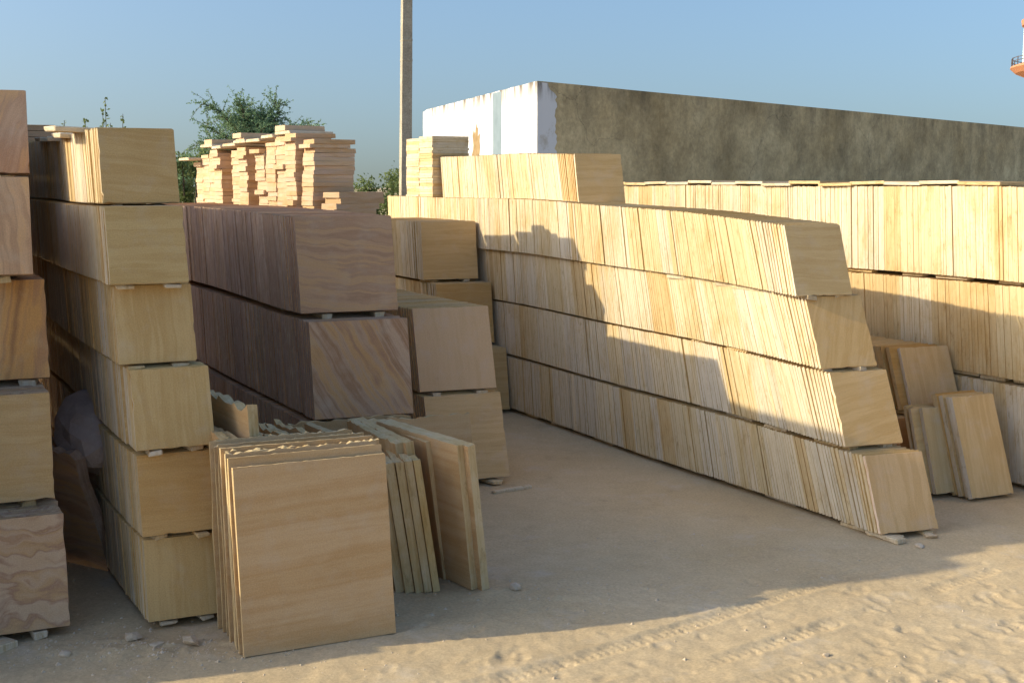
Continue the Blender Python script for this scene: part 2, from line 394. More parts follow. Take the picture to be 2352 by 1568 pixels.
def axis(lo, hi, fine, far, n_out):
    a = np.arange(lo, hi, fine); out = fine * np.cumsum(np.geomspace(1.2, (far / fine) * 0.09, n_out)); out = out / out[-1] * far
    return np.r_[lo - out[::-1], a, a[-1] + out]
def build_ground():
    xs = axis(-3.2, 4.6, 0.0145, 900, 40); ys = axis(4.7, 8.2, 0.0155, 900, 60)
    ys = np.r_[ys[ys < 8.2], np.linspace(8.2, 16, 130), ys[ys > 16.2]]
    X, Y = np.meshgrid(xs, ys); Z = ground_height(X, Y)
    ny, nx = X.shape; V = np.c_[X.ravel(), Y.ravel(), Z.ravel()]
    i = np.arange(ny * nx).reshape(ny, nx)
    F = np.stack([i[:-1, :-1], i[:-1, 1:], i[1:, 1:], i[1:, :-1]], -1).reshape(-1, 4)
    me = bpy.data.meshes.new('ground'); me.vertices.add(len(V)); me.vertices.foreach_set('co', V.ravel())
    me.loops.add(F.size); me.loops.foreach_set('vertex_index', F.ravel().astype(np.int32))
    me.polygons.add(len(F)); me.polygons.foreach_set('loop_start', np.arange(0, F.size, 4, dtype=np.int32))
    me.polygons.foreach_set('use_smooth', np.ones(len(F), bool)); me.update(calc_edges=True)
    t = NT('sandy_ground'); g = t.node('ShaderNodeNewGeometry').outputs['Position']
    a, _ = t.noise(g, 0.9, 6, 0.6); b, _ = t.noise(g, 6, 6, 0.65); c, _ = t.noise(g, 60, 4, 0.7)
    col = t.ramp(a, [(0.3, (0.48, 0.36, 0.205)), (0.5, (0.54, 0.415, 0.25)), (0.7, (0.57, 0.45, 0.285))])
    col = t.mix(t.ramp(b, [(0.4, 0.0), (0.75, 0.5)]), col, (0.44, 0.33, 0.20))
    col = t.mix(0.18, col, t.ramp(c, [(0.3, 0.0), (0.7, 1.0)]), 'OVERLAY')
    p, _ = t.noise(g, 2.3, 6, 0.7)
    col = t.mix(t.ramp(p, [(0.56, 0.0), (0.72, 0.55)]), col, (0.55, 0.475, 0.375))
    p2, _ = t.noise(g, 1.4, 7, 0.75)
    col = t.mix(t.ramp(p2, [(0.55, 0.0), (0.68, 0.45)]), col, (0.33, 0.25, 0.15))
    t.link(col, t.b.inputs['Base Color'])
    h = t.math('ADD', t.math('MULTIPLY', c, 0.6), t.math('MULTIPLY', t.noise(g, 220, 3, 0.6)[0], 0.4))
    t.link(t.bump(h, 0.45, 0.007), t.b.inputs['Normal'])
    me.materials.append(t.m)
    o = bpy.data.objects.new('ground', me); COL.objects.link(o); o['kind'] = 'structure'
    o['label'] = 'dusty sandy yard with footprints and tyre tracks'
build_ground()
def gh(x, y): return float(ground_height(np.array([x]), np.array([y]))[0])

# ------------------------------------------------------------------ compound wall (whitewashed end, bare plaster flank)
def build_wall():
    t = NT('old_plaster'); g = t.node('ShaderNodeNewGeometry').outputs['Position']
    a, _ = t.noise(g, 0.55, 7, 0.65); b, _ = t.noise(t.vmath('MULTIPLY', g, (1.0, 1.0, 0.75)), 0.9, 8, 0.72); c, _ = t.noise(g, 12, 6, 0.7)
    col = t.ramp(a, [(0.3, (0.36, 0.27, 0.135)), (0.5, (0.48, 0.375, 0.205)), (0.7, (0.57, 0.46, 0.265))])
    col = t.mix(t.ramp(b, [(0.46, 0.0), (0.75, 0.6)]), col, (0.19, 0.155, 0.09))
    col = t.mix(0.22, col, t.ramp(t.noise(g, 1.6, 6, 0.7)[0], [(0.35, 0.0), (0.65, 1.0)]), 'OVERLAY')
    col = t.mix(0.15, col, t.ramp(c, [(0.35, 0.0), (0.65, 1.0)]), 'OVERLAY')
    sp = t.node('ShaderNodeSeparateXYZ'); t.link(g, sp.inputs[0])
    drip, _ = t.noise(t.vmath('MULTIPLY', g, (2.2, 2.2, 0.25)), 1.0, 6, 0.7)
    col = t.mix(t.math('MULTIPLY', t.ramp(t.math('SUBTRACT', sp.outputs[2], 3.3), [(0.1, 0.0), (0.88, 1.0)]), t.ramp(drip, [(0.45, 0.0), (0.65, 0.45)])), col, (0.10, 0.085, 0.06))
    vo = t.node('ShaderNodeTexVoronoi', feature='DISTANCE_TO_EDGE'); vo.inputs['Scale'].default_value = 0.5
    _, dc = t.noise(g, 2.0, 5); t.link(t.vmath('ADD', g, t.vmath('MULTIPLY', dc, (0.6, 0.6, 0.6))), vo.inputs['Vector'])
    col = t.mix(t.math('MULTIPLY', t.ramp(vo.outputs['Distance'], [(0.0, 0.55), (0.006, 0.0)]), t.ramp(a, [(0.45, 0.0), (0.6, 1.0)])), col, (0.05, 0.045, 0.035))
    t.link(col, t.b.inputs['Base Color']); t.link(t.bump(c, 0.5, 0.02), t.b.inputs['Normal'])
    plaster = t.m
    t = NT('whitewash'); g = t.node('ShaderNodeNewGeometry').outputs['Position']
    sp = t.node('ShaderNodeSeparateXYZ'); t.link(g, sp.inputs[0])
    a, _ = t.noise(g, 1.7, 7, 0.7); b, _ = t.noise(t.vmath('MULTIPLY', g, (3, 3, 0.6)), 1.5, 6, 0.7)
    col = t.mix(t.ramp(a, [(0.58, 0.0), (0.70, 0.7)]), (0.66, 0.66, 0.66), (0.40, 0.34, 0.24))
    top = t.math('MULTIPLY', t.ramp(t.math('SUBTRACT', t.math('MULTIPLY', sp.outputs[2], 1.0), 3.35), [(0.45, 0.0), (0.84, 1.0)]), t.ramp(b, [(0.44, 0.0), (0.58, 1.0)]))
    col = t.mix(top, col, (0.16, 0.13, 0.10))
    t.link(col, t.b.inputs['Base Color']); t.link(t.bump(a, 0.25, 0.02), t.b.inputs['Normal'])
    white = t.m
    t = NT('blue_grey_paint'); g = t.node('ShaderNodeNewGeometry').outputs['Position']; a, _ = t.noise(g, 3, 5)
    t.link(t.ramp(a, [(0.3, (0.17, 0.225, 0.26)), (0.7, (0.23, 0.29, 0.33))]), t.b.inputs['Base Color']); blue = t.m
    t = NT('bare_brown_plaster'); g = t.node('ShaderNodeNewGeometry').outputs['Position']; a, _ = t.noise(g, 6, 5)
    t.link(t.ramp(a, [(0.3, (0.24, 0.16, 0.075)), (0.7, (0.36, 0.26, 0.14))]), t.b.inputs['Base Color']); brown = t.m
    Y0 = 22.0; cx = (1233 - 1176) / 2700 * Y0; cor = Vector((cx, Y0, 0)); Hc = 4.19
    dl = Vector((-math.sin(RAD(17.6)), math.cos(RAD(17.6)), 0)); dr = Vector((math.sin(RAD(43.2)), math.cos(RAD(43.2)), 0))
    root = place('compound_wall', None, tuple(cor), label='tall plastered compound wall with whitewashed end and dark stained flank', cat='wall')
    Ll, Lr, th = 9.1, 42.0, 0.35
    def panel(nm, d, s0, s1, z0, z1s, nrm, off, thk, mat, lab=None, rough=0.0, n=24, seed=0):
        """strip of wall between s0 and s1 along d; z1s = top height function; real thickness"""
        r = random.Random(seed); V = []; F = []
        for q in range(n + 1):
            s = s0 + (s1 - s0) * q / n; z1 = z1s(s) + r.uniform(-rough, rough)
            p = d * s + nrm * off
            for dep, z in ((0, z0), (0, z1), (-thk, z1), (-thk, z0)):
                e = p + nrm * dep + d * (-dep * 1.704 if (q == 0 and s0 == 0) else 0); V.append((e.x, e.y, z))
        for q in range(n):
            a = q * 4; b = a + 4
            for k in range(4): F.append([a + k, b + k, b + (k + 1) % 4, a + (k + 1) % 4])
        F += [[0, 1, 2, 3], [n * 4 + 3, n * 4 + 2, n * 4 + 1, n * 4]]
        me = make_mesh(nm, np.array(V), F, None, None, [mat]); o = place(nm, me, (0, 0, 0), parent=root)
        if lab: o['label'] = lab
        return o
    nl = Vector((-dl.y, dl.x, 0)); nl = nl if nl.x < 0 else -nl
    nr = Vector((dr.y, -dr.x, 0)); nr = nr if nr.y < 0 else -nr
    bat = lambda s: Hc
    panel('white_face', dl, 0.0, Ll, 0, lambda s: Hc - 0.12 * max(0, s - 8.7), nl, 0, th, white, 'sunlit whitewashed end of the wall', 0.006, 40, 1)
    panel('plaster_face', dr, 0.0, Lr, 0, lambda s: Hc, nr, 0.0, th, plaster, 'dark weathered plaster flank in shade', 0.002, 30, 2)
    panel('painted_band', dl, 2.25, 2.83, 0, lambda s: Hc - 0.02, nl, 0.004, 0.02, blue, 'blue grey painted vertical band', 0, 2, 3)
    # ragged return of whitewash round the corner
    V = []; F = []; r = random.Random(5); n = 26
    for q in range(n + 1):
        z = 2.62 + (Hc - 0.02 - 2.62) * q / n
        e = 0.52 + r.uniform(-0.04, 0.04) - (0.18 if q > n - 3 else 0) - (0.12 * max(0, 3 - q))
        a = nr * 0.004; b = dr * e + nr * 0.004
        V += [(a.x, a.y, z), (b.x, b.y, z)]
    for q in range(n): F.append([q * 2, q * 2 + 1, q * 2 + 3, q * 2 + 2])
    place('whitewash_return', make_mesh('whitewash_return', np.array(V), F, None, None, [white]), (0, 0, 0), parent=root, label='ragged edge of whitewash past the corner')
    # flaked patch baring brown plaster
    V = [(0, 0, 0)]; pts = 22
    c = dl * 4.15 + nl * 0.004
    for q in range(pts):
        a = q / pts * 2 * math.pi; rr = 0.28 * (1 + r.uniform(-0.4, 0.35))
        p = c + dl * (rr * math.cos(a) * 1.0); V.append((p.x, p.y, 3.08 + 1.5 * rr * math.sin(a) - 0.5 * rr * math.cos(a)))
    V[0] = (c.x, c.y, 3.08)
    place('flaked_patch', make_mesh('flaked_patch', np.array(V), [[0, q + 1, (q + 1) % pts + 1] for q in range(pts)], None, None, [brown]), (0, 0, 0), parent=root, label='flaked patch of bare brown plaster')
build_wall()

# ------------------------------------------------------------------ concrete pole
def build_pole():
    t = NT('pole_concrete'); g = t.node('ShaderNodeNewGeometry').outputs['Position']; a, _ = t.noise(g, 5, 6, 0.7); b, _ = t.noise(g, 60, 4)
    col = t.ramp(a, [(0.3, (0.30, 0.265, 0.20)), (0.7, (0.43, 0.39, 0.30))]); col = t.mix(0.25, col, t.ramp(b, [(0.3, 0.0), (0.7, 1.0)]), 'OVERLAY')
    t.link(col, t.b.inputs['Base Color']); t.link(t.bump(b, 0.4, 0.01), t.b.inputs['Normal'])
    D = 16.5; x0 = (933 - 1176) / 2700 * D
    root = place('utility_pole', None, (x0 - 0.04, D, 0), (0, RAD(1.1), RAD(20)), 'square tapering concrete utility pole rising behind the flat slab pile', 'utility pole')
    n = 14; V = []; F = []
    for k in range(n + 1):
        z = 8.0 * k / n; w = 0.082 - 0.0032 * z; d = 0.07 - 0.0024 * z
        for sx, sy in ((-1, -1), (1, -1), (1, 1), (-1, 1)): V.append((sx * w + rng.uniform(-.002, .002), sy * d, z))
    for k in range(n):
        for q in range(4): F.append([k * 4 + q, k * 4 + (q + 1) % 4, k * 4 + 4 + (q + 1) % 4, k * 4 + 4 + q])
    F.append([n * 4, n * 4 + 1, n * 4 + 2, n * 4 + 3])
    place('shaft', make_mesh('shaft', np.array(V), F, None, None, [t.m]), (0, 0, 0), parent=root)
    for z in (4.25, 3.98):
        w = 0.086 - 0.0032 * z; d = 0.074 - 0.0024 * z
        A = slab_arrays(2 * w, 0.03, 2 * d, 0.003, 0.001)
        place('band', make_mesh('band', *A, [t.m, t.m]), (0, -d, z), parent=root)
build_pole()

# ------------------------------------------------------------------ water tower at the frame's edge
def build_tower():
    def paint(nm, c):
        t = NT(nm); g = t.node('ShaderNodeNewGeometry').outputs['Position']; a, _ = t.noise(g, 1.5, 5)
        t.link(t.mix(t.ramp(a, [(0.4, 0.0), (0.7, 0.35)]), c, tuple(x * 0.75 for x in c)), t.b.inputs['Base Color']); return t.m
    cream, cyan, orange, dark = paint('cream_paint', (0.7, 0.68, 0.55)), paint('pale_blue_paint', (0.5, 0.66, 0.64)), paint('orange_paint', (0.52, 0.24, 0.13)), paint('dark_rail', (0.1, 0.08, 0.08))
    D = 60.0; Rr = 3.2; cx = (2349 - 1176) / 2700 * D + Rr - 0.33
    root = place('water_tower', None, (cx, D, 0), label='round painted water tower with orange balcony ring at the far edge', cat='water tower')
    def ring(nm, prof, mat, seg=48):
        V = []; F = []
        for k in range(seg):
            a = 2 * math.pi * k / seg
            for r_, z in prof: V.append((r_ * math.cos(a), r_ * math.sin(a), z))
        m = len(prof)
        for k in range(seg):
            for j in range(m): F.append([k * m + j, ((k + 1) % seg) * m + j, ((k + 1) % seg) * m + (j + 1) % m, k * m + (j + 1) % m])
        return place(nm, make_mesh(nm, np.array(V), F, None, None, [mat], smooth=False), (0, 0, 0), parent=root)
    z = lambda y: 2.3 + (425 - y) * D / 2700
    ring('lower_drum', [(Rr, z(152)), (Rr, z(104)), (Rr - .2, z(104)), (Rr - .2, z(152))], cyan)
    ring('upper_drum', [(Rr, z(104)), (Rr, z(66)), (Rr - .2, z(66)), (Rr - .2, z(104))], cream)
    ring('cap', [(Rr + .1, z(66)), (Rr + .14, z(54)), (0.2, z(40)), (0.2, z(66))], orange)
    bal = ring('balcony', [(Rr - .1, z(148)), (Rr + .52, z(157)), (Rr + .56, z(161)), (Rr + .3, z(172)), (Rr - .6, z(190))], orange)
    for k in range(6):
        a = 2 * math.pi * (k + 0.5) / 6; V = slab_arrays(0.4, z(186), 0.4, 0.02, 0.0)
        place('column', make_mesh('column', *V, [cream, cream]), ((Rr - 0.8) * math.cos(a), (Rr - 0.8) * math.sin(a), 0), parent=root)
    for zz in (z(140), z(147)):
        rr = Rr + 0.47
        ring('rail', [(rr, zz), (rr + .03, zz), (rr + .03, zz + .03), (rr, zz + .03)], dark)
    pm = make_mesh('post', *slab_arrays(0.035, z(138) - z(157), 0.035, 0.002, 0), [dark, dark])
    for k in range(28):
        a = 2 * math.pi * k / 28
        place('post', pm, ((Rr + .485) * math.cos(a), (Rr + .485) * math.sin(a), z(157)), parent=root)
build_tower()

# ------------------------------------------------------------------ trees, bushes, weeds
def leaf_mat(nm, c0, c1):
    t = NT(nm); g = t.node('ShaderNodeNewGeometry'); a, _ = t.noise(g.outputs['Position'], 3.0, 4)
    f = t.math('ADD', t.math('MULTIPLY', g.outputs['Random Per Island'], 0.5), t.math('MULTIPLY', a, 0.5))
    t.link(t.ramp(f, [(0.25, c0), (0.75, c1)]), t.b.inputs['Base Color'])
    t.b.inputs['Roughness'].default_value = 0.7
    tr = t.node('ShaderNodeBsdfTranslucent'); tr.inputs[0].default_value = (*[x * 1.2 for x in c1], 1)
    mx = t.node('ShaderNodeMixShader'); mx.inputs[0].default_value = 0.3
    t.link(t.b.outputs[0], mx.inputs[1]); t.link(tr.outputs[0], mx.inputs[2]); t.link(mx.outputs[0], t.n['Material Output'].inputs[0]); return t.m
LEAF_A = leaf_mat('acacia_leaf', (0.075, 0.145, 0.075), (0.20, 0.30, 0.16))
LEAF_B = leaf_mat('bush_leaf', (0.06, 0.095, 0.033), (0.19, 0.235, 0.085))
tb = NT('bark'); gb_ = tb.node('ShaderNodeNewGeometry').outputs['Position']; ab, _ = tb.noise(gb_, 9, 5)
tb.link(tb.ramp(ab, [(0.3, (0.06, 0.045, 0.03)), (0.7, (0.15, 0.12, 0.085))]), tb.b.inputs['Base Color']); BARK = tb.m

def tube(V, F, pts, r0, r1, sides=5):
    base = len(V); n = len(pts)
    for i, p in enumerate(pts):
        d = (pts[min(i + 1, n - 1)] - pts[max(i - 1, 0)]).normalized()
        a = d.orthogonal().normalized(); b = d.cross(a); r_ = r0 + (r1 - r0) * i / (n - 1)
        for k in range(sides):
            q = p + (a * math.cos(2 * math.pi * k / sides) + b * math.sin(2 * math.pi * k / sides)) * r_; V.append(tuple(q))
    for i in range(n - 1):
        for k in range(sides): F.append([base + i * sides + k, base + i * sides + (k + 1) % sides, base + (i + 1) * sides + (k + 1) % sides, base + (i + 1) * sides + k])
def leaf(V, F, p, d, ln, wd, r):
    d = d.normalized(); s = d.orthogonal().normalized(); s.rotate(Matrix.Rotation(r.uniform(0, 6.28), 3, d))
    b = len(V); m = p + d * ln * 0.5
    V += [tuple(p), tuple(m + s * wd), tuple(p + d * ln), tuple(m - s * wd)]; F.append([b, b + 1, b + 2, b + 3])
def rv(r): return Vector((r.gauss(0, 1), r.gauss(0, 1), r.gauss(0, 1))).normalized()

def acacia(loc, scale, label, seed, base_h=2.4, n_limb=15, spread=1.0):
    r = random.Random(seed); VT = []; FT = []; VC = []; FC = []
    top = Vector((0.1, 0, base_h)); tube(VT, FT, [Vector((0, 0, 0)), Vector((.05, .03, base_h * .5)), top], 0.14, 0.10, 8)
    for i in range(n_limb):
        a = i / n_limb * 6.283 * 2.4 + r.uniform(-.3, .3); el = r.uniform(-0.05, 0.7) if i % 4 else r.uniform(0.9, 1.4)
        L = r.uniform(1.1, 1.75) * spread * (0.72 if el > 0.85 else 1); d = Vector((math.cos(a) * math.cos(el), math.sin(a) * math.cos(el), math.sin(el)))
        pts = [top]; p = top.copy(); n = 9
        for k in range(n):
            d = (d + rv(r) * 0.13 + Vector((0, 0, -0.075 if k > 3 else 0.02))).normalized(); p = p + d * L / n; pts.append(p.copy())
        tube(VT, FT, pts, 0.05, 0.008, 5)
        for k in range(2, n + 1):
            for j in range(7):
                q = pts[k - 1].lerp(pts[k], r.random()); dd = (pts[k] - pts[k - 1]).normalized()
                td = (dd * 0.8 + rv(r) * 0.9 + Vector((0, 0, 0.12))).normalized(); tl = r.uniform(0.18, 0.48)
                tp = [q]; pp = q.copy()
                for m_ in range(5):
                    td = (td + rv(r) * 0.16 + Vector((0, 0, -0.09))).normalized(); pp = pp + td * tl / 5; tp.append(pp.copy())
                if j < 4: tube(VT, FT, tp, 0.006, 0.003, 3)
                for m_ in range(1, 6):
                    for _ in range(5):
                        z = tp[m_ - 1].lerp(tp[m_], r.random())
                        leaf(VC, FC, z, (rv(r) + td * 0.5 + Vector((0, 0, 0.2))), r.uniform(.035, .07), r.uniform(.008, .016), r)
    root = place('acacia_tree', None, loc, label=label, cat='tree', scale=(scale,) * 3)
    place('trunk', make_mesh('trunk', np.array(VT), FT, None, None, [BARK], smooth=True), (0, 0, 0), parent=root)
    place('crown', make_mesh('crown', np.array(VC), FC, None, None, [LEAF_A]), (0, 0, 0), parent=root)

def bush(loc, rx, rz, z0, label, seed, n=5200, mat=LEAF_B, size=0.06):
    r = random.Random(seed); VT = []; FT = []; VC = []; FC = []
    blobs = [(Vector((r.uniform(-1, 1) * rx * .8, r.uniform(-1, 1) * rx * .6, z0 + rz * r.uniform(0.15, 0.95))), r.uniform(.25, .5) * rx) for _ in range(16)]
    for c, rad in blobs:
        mid = Vector((c.x * .4, c.y * .4, c.z * .55)); tube(VT, FT, [Vector((0, 0, 0)), mid, c], 0.035, 0.01, 5)
    for k in range(n):
        c, rad = r.choice(blobs); p = c + rv(r) * rad * r.random() ** 0.45 * (1.0 if r.random() < .93 else 1.4)
        leaf(VC, FC, p, rv(r) + Vector((0, 0, .3)), size * r.uniform(.6, 1.3), size * r.uniform(.2, .35), r)
    root = place('bush', None, loc, label=label, cat='bush', group='bushes beyond the stacks')
    place('stem', make_mesh('stem', np.array(VT), FT, None, None, [BARK], smooth=True), (0, 0, 0), parent=root)
    place('crown', make_mesh('crown', np.array(VC), FC, None, None, [mat]), (0, 0, 0), parent=root)

def weed(loc, h, spread, label, seed, n=20):
    r = random.Random(seed); VT = []; FT = []; VC = []; FC = []
    for k in range(5):
        p = Vector((0, 0, 0)); d = Vector((r.uniform(-.12, .12) * spread * (k > 0), r.uniform(-.05, .05), 1)); hh = h * (1 if k == 0 else r.uniform(.84, .95)); pts = [p.copy()]
        for j in range(8): d = d + rv(r) * .03; p = p + d.normalized() * hh / 8; pts.append(p.copy())
        tube(VT, FT, pts, 0.02, 0.004, 4)
        for j in range(n):
            f = r.uniform(.72, 1) if k == 0 else r.uniform(.85, 1); i = min(int(f * 8), 7); q = pts[i].lerp(pts[i + 1], f * 8 - i)
            for _ in range(2): leaf(VC, FC, q + rv(r) * .02, rv(r), r.uniform(.04, .075), r.uniform(.013, .024), r)
    root = place('tall_weed', None, loc, label=label, cat='plant', group='weeds behind the slab column')
    place('stalk', make_mesh('stalk', np.array(VT), FT, None, None, [BARK]), (0, 0, 0), parent=root)
    place('foliage', make_mesh('foliage', np.array(VC), FC, None, None, [LEAF_B]), (0, 0, 0), parent=root)

px = lambda u, D: (u - 1176) / 2700 * D
zy = lambda v, D: 2.3 + (425 - v) / 2700 * D
acacia((px(594, 24), 24, 0), 0.97, 'feathery green acacia tree spreading above the pile of stone strips', 3, base_h=3.0, n_limb=34)
bush((px(432, 18), 18, 0), 0.5, 1.3, 1.45, 'dense green bush between the slab column and the strip pile', 11, mat=LEAF_B)
bush((px(455, 21), 21, 0), 0.6, 1.0, 1.85, 'darker bush filling the gap under the acacia tree', 12, mat=LEAF_A)
bush((px(868, 20), 20, 0), 0.55, 1.1, 1.35, 'green bush left of the concrete utility pole', 13)
weed((px(262, 17), 17, 0), zy(252, 17) * 1.04, 0.8, 'thin weed with small leaves poking above the left slab column', 21)
weed((px(157, 17), 17, 0), zy(300, 17) * 1.04, 0.4, 'small leafy weed tip beside the overhanging slab', 22, 6)

# ------------------------------------------------------------------ the long sunlit row of buff slabs
D_ROW = 28.8
m_long = Mass()
R_T = [dict(p=(2.401, 7.424), z=0.04, yaw=17.2, w=0.445, h=0.522, lean=(24, 6), length=5.6, word='lowest', single=75, gap=0.04, tint=(1.27, 1.17, 1.2), turn=0.5, label='pinkish front slab closing the lowest tier of the long sunlit row'),  # front slab tints in this row raised to stand in for grazing sunlight
       dict(p=(2.242, 7.735), z=0.548, yaw=17.5, w=0.452, h=0.522, lean=(26, 6), length=5.6, word='second', single=70, tint=(1.22, 1.15, 1.1), turn=0.93, label='front slab with slanting bands on the second tier of the long row'),
       dict(p=(2.112, 7.942), z=1.049, yaw=18.2, w=0.450, h=0.522, lean=(26, 7), length=5.9, word='third', single=60, tint=(1.2, 1.13, 1.05), turn=0.62, label='warm front slab closing the third tier of the long sunlit row'),
       dict(p=(1.971, 8.113), z=1.531, yaw=17.0, w=0.446, h=0.522, lean=(22, 4), length=7.2, word='fourth', single=60, tint=(1.06, 1.09, 1.16), label='greyer banded front slab closing the fourth tier of the long row'),
       dict(p=(0.619, 10.862), z=2.07, yaw=16.5, w=0.460, h=0.53, lean=(17, 4), length=2.85, word='short top', single=35, tint=(1.15, 1.12, 1.1), label='front slab of the short top tier of the long row, against the dark wall')]
R_TOPS = slab_row('sandstone_slab', R_T, D_ROW, [BUFF_F, BUFF_E], m_long, rowname='the long sunlit row', group='buff slabs of the long sunlit row', spacers=11)
m_long.build('stacked_sandstone_slabs', [BUFF_F, BUFF_E], 'farther buff slabs standing on edge in the long sunlit row')

# pile of slabs laid flat at the far end of the long row
def flat_pile():
    dv = Vector((-math.sin(RAD(D_ROW)), math.cos(RAD(D_ROW)), 0)); yaw = RAD(D_ROW)
    front = Vector((-0.90, 13.42, 0)); W = Vector((math.cos(yaw), math.sin(yaw), 0))
    z0 = 2.07
    pools = Pool('flat_slab', 0.46, 0.36, (0.026, 0.030, 0.034), [BUFF_F, BUFF_E], 2, 0.001, 0.001)
    for col, word in ((0, 'near'), (1, 'far')):
        z = z0; i = 0
        while z < 2.83:
            t, (A, me) = pools.pick()
            c = front + dv * (col * 0.366) + W * (0.23 + rng.gauss(0, 0.005)) + dv * rng.gauss(0, 0.004)
            # lay the slab down: local z (height) runs back along the row, local y (thickness) runs down
            o = place('flat_slab', me, (c.x, c.y, z + t), (-math.pi / 2, 0, yaw + (RAD(D_ROW) - yaw) * 0.0), f"{nth(i)} slab from the bottom of the {word} flat-laid pile by the pole", 'stone slab', 'slabs laid flat by the pole', tint=rng.choice(BUFF_TINTS))
            z += t + 0.001; i += 1
flat_pile()

# ------------------------------------------------------------------ the tall back row under the wall
m_back = Mass()
dvB = Vector((-math.sin(RAD(29)), math.cos(RAD(29)), 0))
B_P = Vector((3.845, 8.792, 0)) - dvB * 0.9
B_T = [dict(p=(B_P.x, B_P.y), z=0.04, yaw=27.5, w=0.5, h=0.75, lean=(9, 5), length=2.4, word='lowest', single=75),
       dict(p=(B_P.x, B_P.y), z=0.82, yaw=27.5, w=0.5, h=0.715, lean=(8, 4), length=4.0, word='middle', single=90),
       dict(p=(B_P.x, B_P.y), z=1.565, yaw=27.5, w=0.5, h=0.715, lean=(6, 3), length=6.6, word='top', single=130)]
BT_ = slab_row('tall_sandstone_slab', B_T, 29, [BUFF_F, BUFF_E], m_back, rowname='the tall back row', group='tall slabs of the back row', spacers=6, thick=(0.024, 0.030, 0.036))
m_back.build('stacked_tall_slabs', [BUFF_F, BUFF_E], 'farther tall slabs in the back row below the dark wall')
sB = B_P.dot(dvB); covp = Pool('cover_slab', 0.52, 0.40, (0.028,), [BUFF_F, BUFF_E], 3)
for i in range(14):
    s = 1.15 + i * 0.385; p = B_P + dvB * s; yaw = RAD(29)
    W = Vector((math.cos(yaw), math.sin(yaw), 0)); c = p + W * 0.235
    t, (A, me) = covp.pick()
    place('cover_slab', me, (c.x, c.y, BT_[2](sB + s) + 0.030 + 0.012 * (i % 2) + rng.uniform(0, 0.006)), (-math.pi / 2 + rng.uniform(-.02, .02), 0, yaw + rng.uniform(-.03, .03)),
          f"{nth(i)} flat cover slab from the near end along the back row's top", 'stone slab', 'cover slabs on the back row', tint=rng.choice(BUFF_TINTS))

# ------------------------------------------------------------------ the six-tier slab column
m_col = Mass()
words = ['lowest', 'second', 'third', 'fourth', 'fifth', 'top']
C_P = [(-1.888, 5.857, 22.5, .40, .40), (-1.925, 5.930, 24.5, .40, .52), (-1.95, 5.975, 25.5, .406, .5), (-2.073, 6.127, 24, .405, .5), (-2.109, 6.140, 25, .405, .0), (-2.20, 6.36, 24, .404, .0)]
C_Z = [0.04, 0.478, 0.925, 1.355, 1.776, 2.198]
C_lab = ['plain front slab at the foot of the six-tier slab column', 'ochre banded front slab, second tier of the six-tier column', 'front slab with upright bands, third tier of the six-tier column', 'front slab with upright bands, fourth tier of the six-tier column', 'front slab with level bands, fifth tier of the six-tier column', 'topmost front slab of the six-tier column, against the sky']
C_T = [dict(p=(a, b), z=C_Z[i], yaw=y, w=w, h=0.425, lean=(17.5, 17), length=5.4, word=words[i], turn=(0.5, 0.0, 0.5, 0.5, 0.0, 0.03)[i], tint=((1, 1, .95), (1.0, .9, .76), (1, .97, .9), (1, .98, .93), (.97, .97, .92), (.95, .93, .88))[i], label=C_lab[i], single=45, gap=0.03) for i, (a, b, y, w, _) in enumerate(C_P)]
C_TOPS = slab_row('square_sandstone_slab', C_T, 29, [BUFF_F, BUFF_E], m_col, rowname='the six-tier column', group='slabs of the six-tier column', spacers=2, gap=0.03)
m_col.build('stacked_square_slabs', [BUFF_F, BUFF_E], 'farther slabs of the six-tier column in deep shade')
# loose slabs laid over its top
dvC = Vector((-math.sin(RAD(29)), math.cos(RAD(29)), 0)); cp = Vector((-2.20, 6.36, 0)); sC = cp.dot(dvC)
A = slab_arrays(0.46, 0.42, 0.03, 0.004, 0.004); me = make_mesh('cover_slab', *A, [BUFF_F, BUFF_E])
for i, (s, ox, dz, tl) in enumerate(((0.46, 0.07, 0.02, 0.03), (0.98, 0.17, 0.005, 0.02), (1.45, 0.16, 0.005, -0.02), (1.95, 0.18, 0.005, 0.01))):
    p = cp + dvC * s + Vector((math.cos(RAD(24)), math.sin(RAD(24)), 0)) * ox
    place('cover_slab', me, (p.x, p.y, C_TOPS[5](sC + s) + dz), (-math.pi / 2 + 0.03, tl, RAD(24) + tl * 3), ('pale slab lying overhanging on the six-tier column top', 'second slab lying flat behind the overhanging one', 'third slab lying flat on the six-tier column', 'farthest slab lying flat on the six-tier column')[i], 'stone slab', 'slabs lying on the six-tier column')

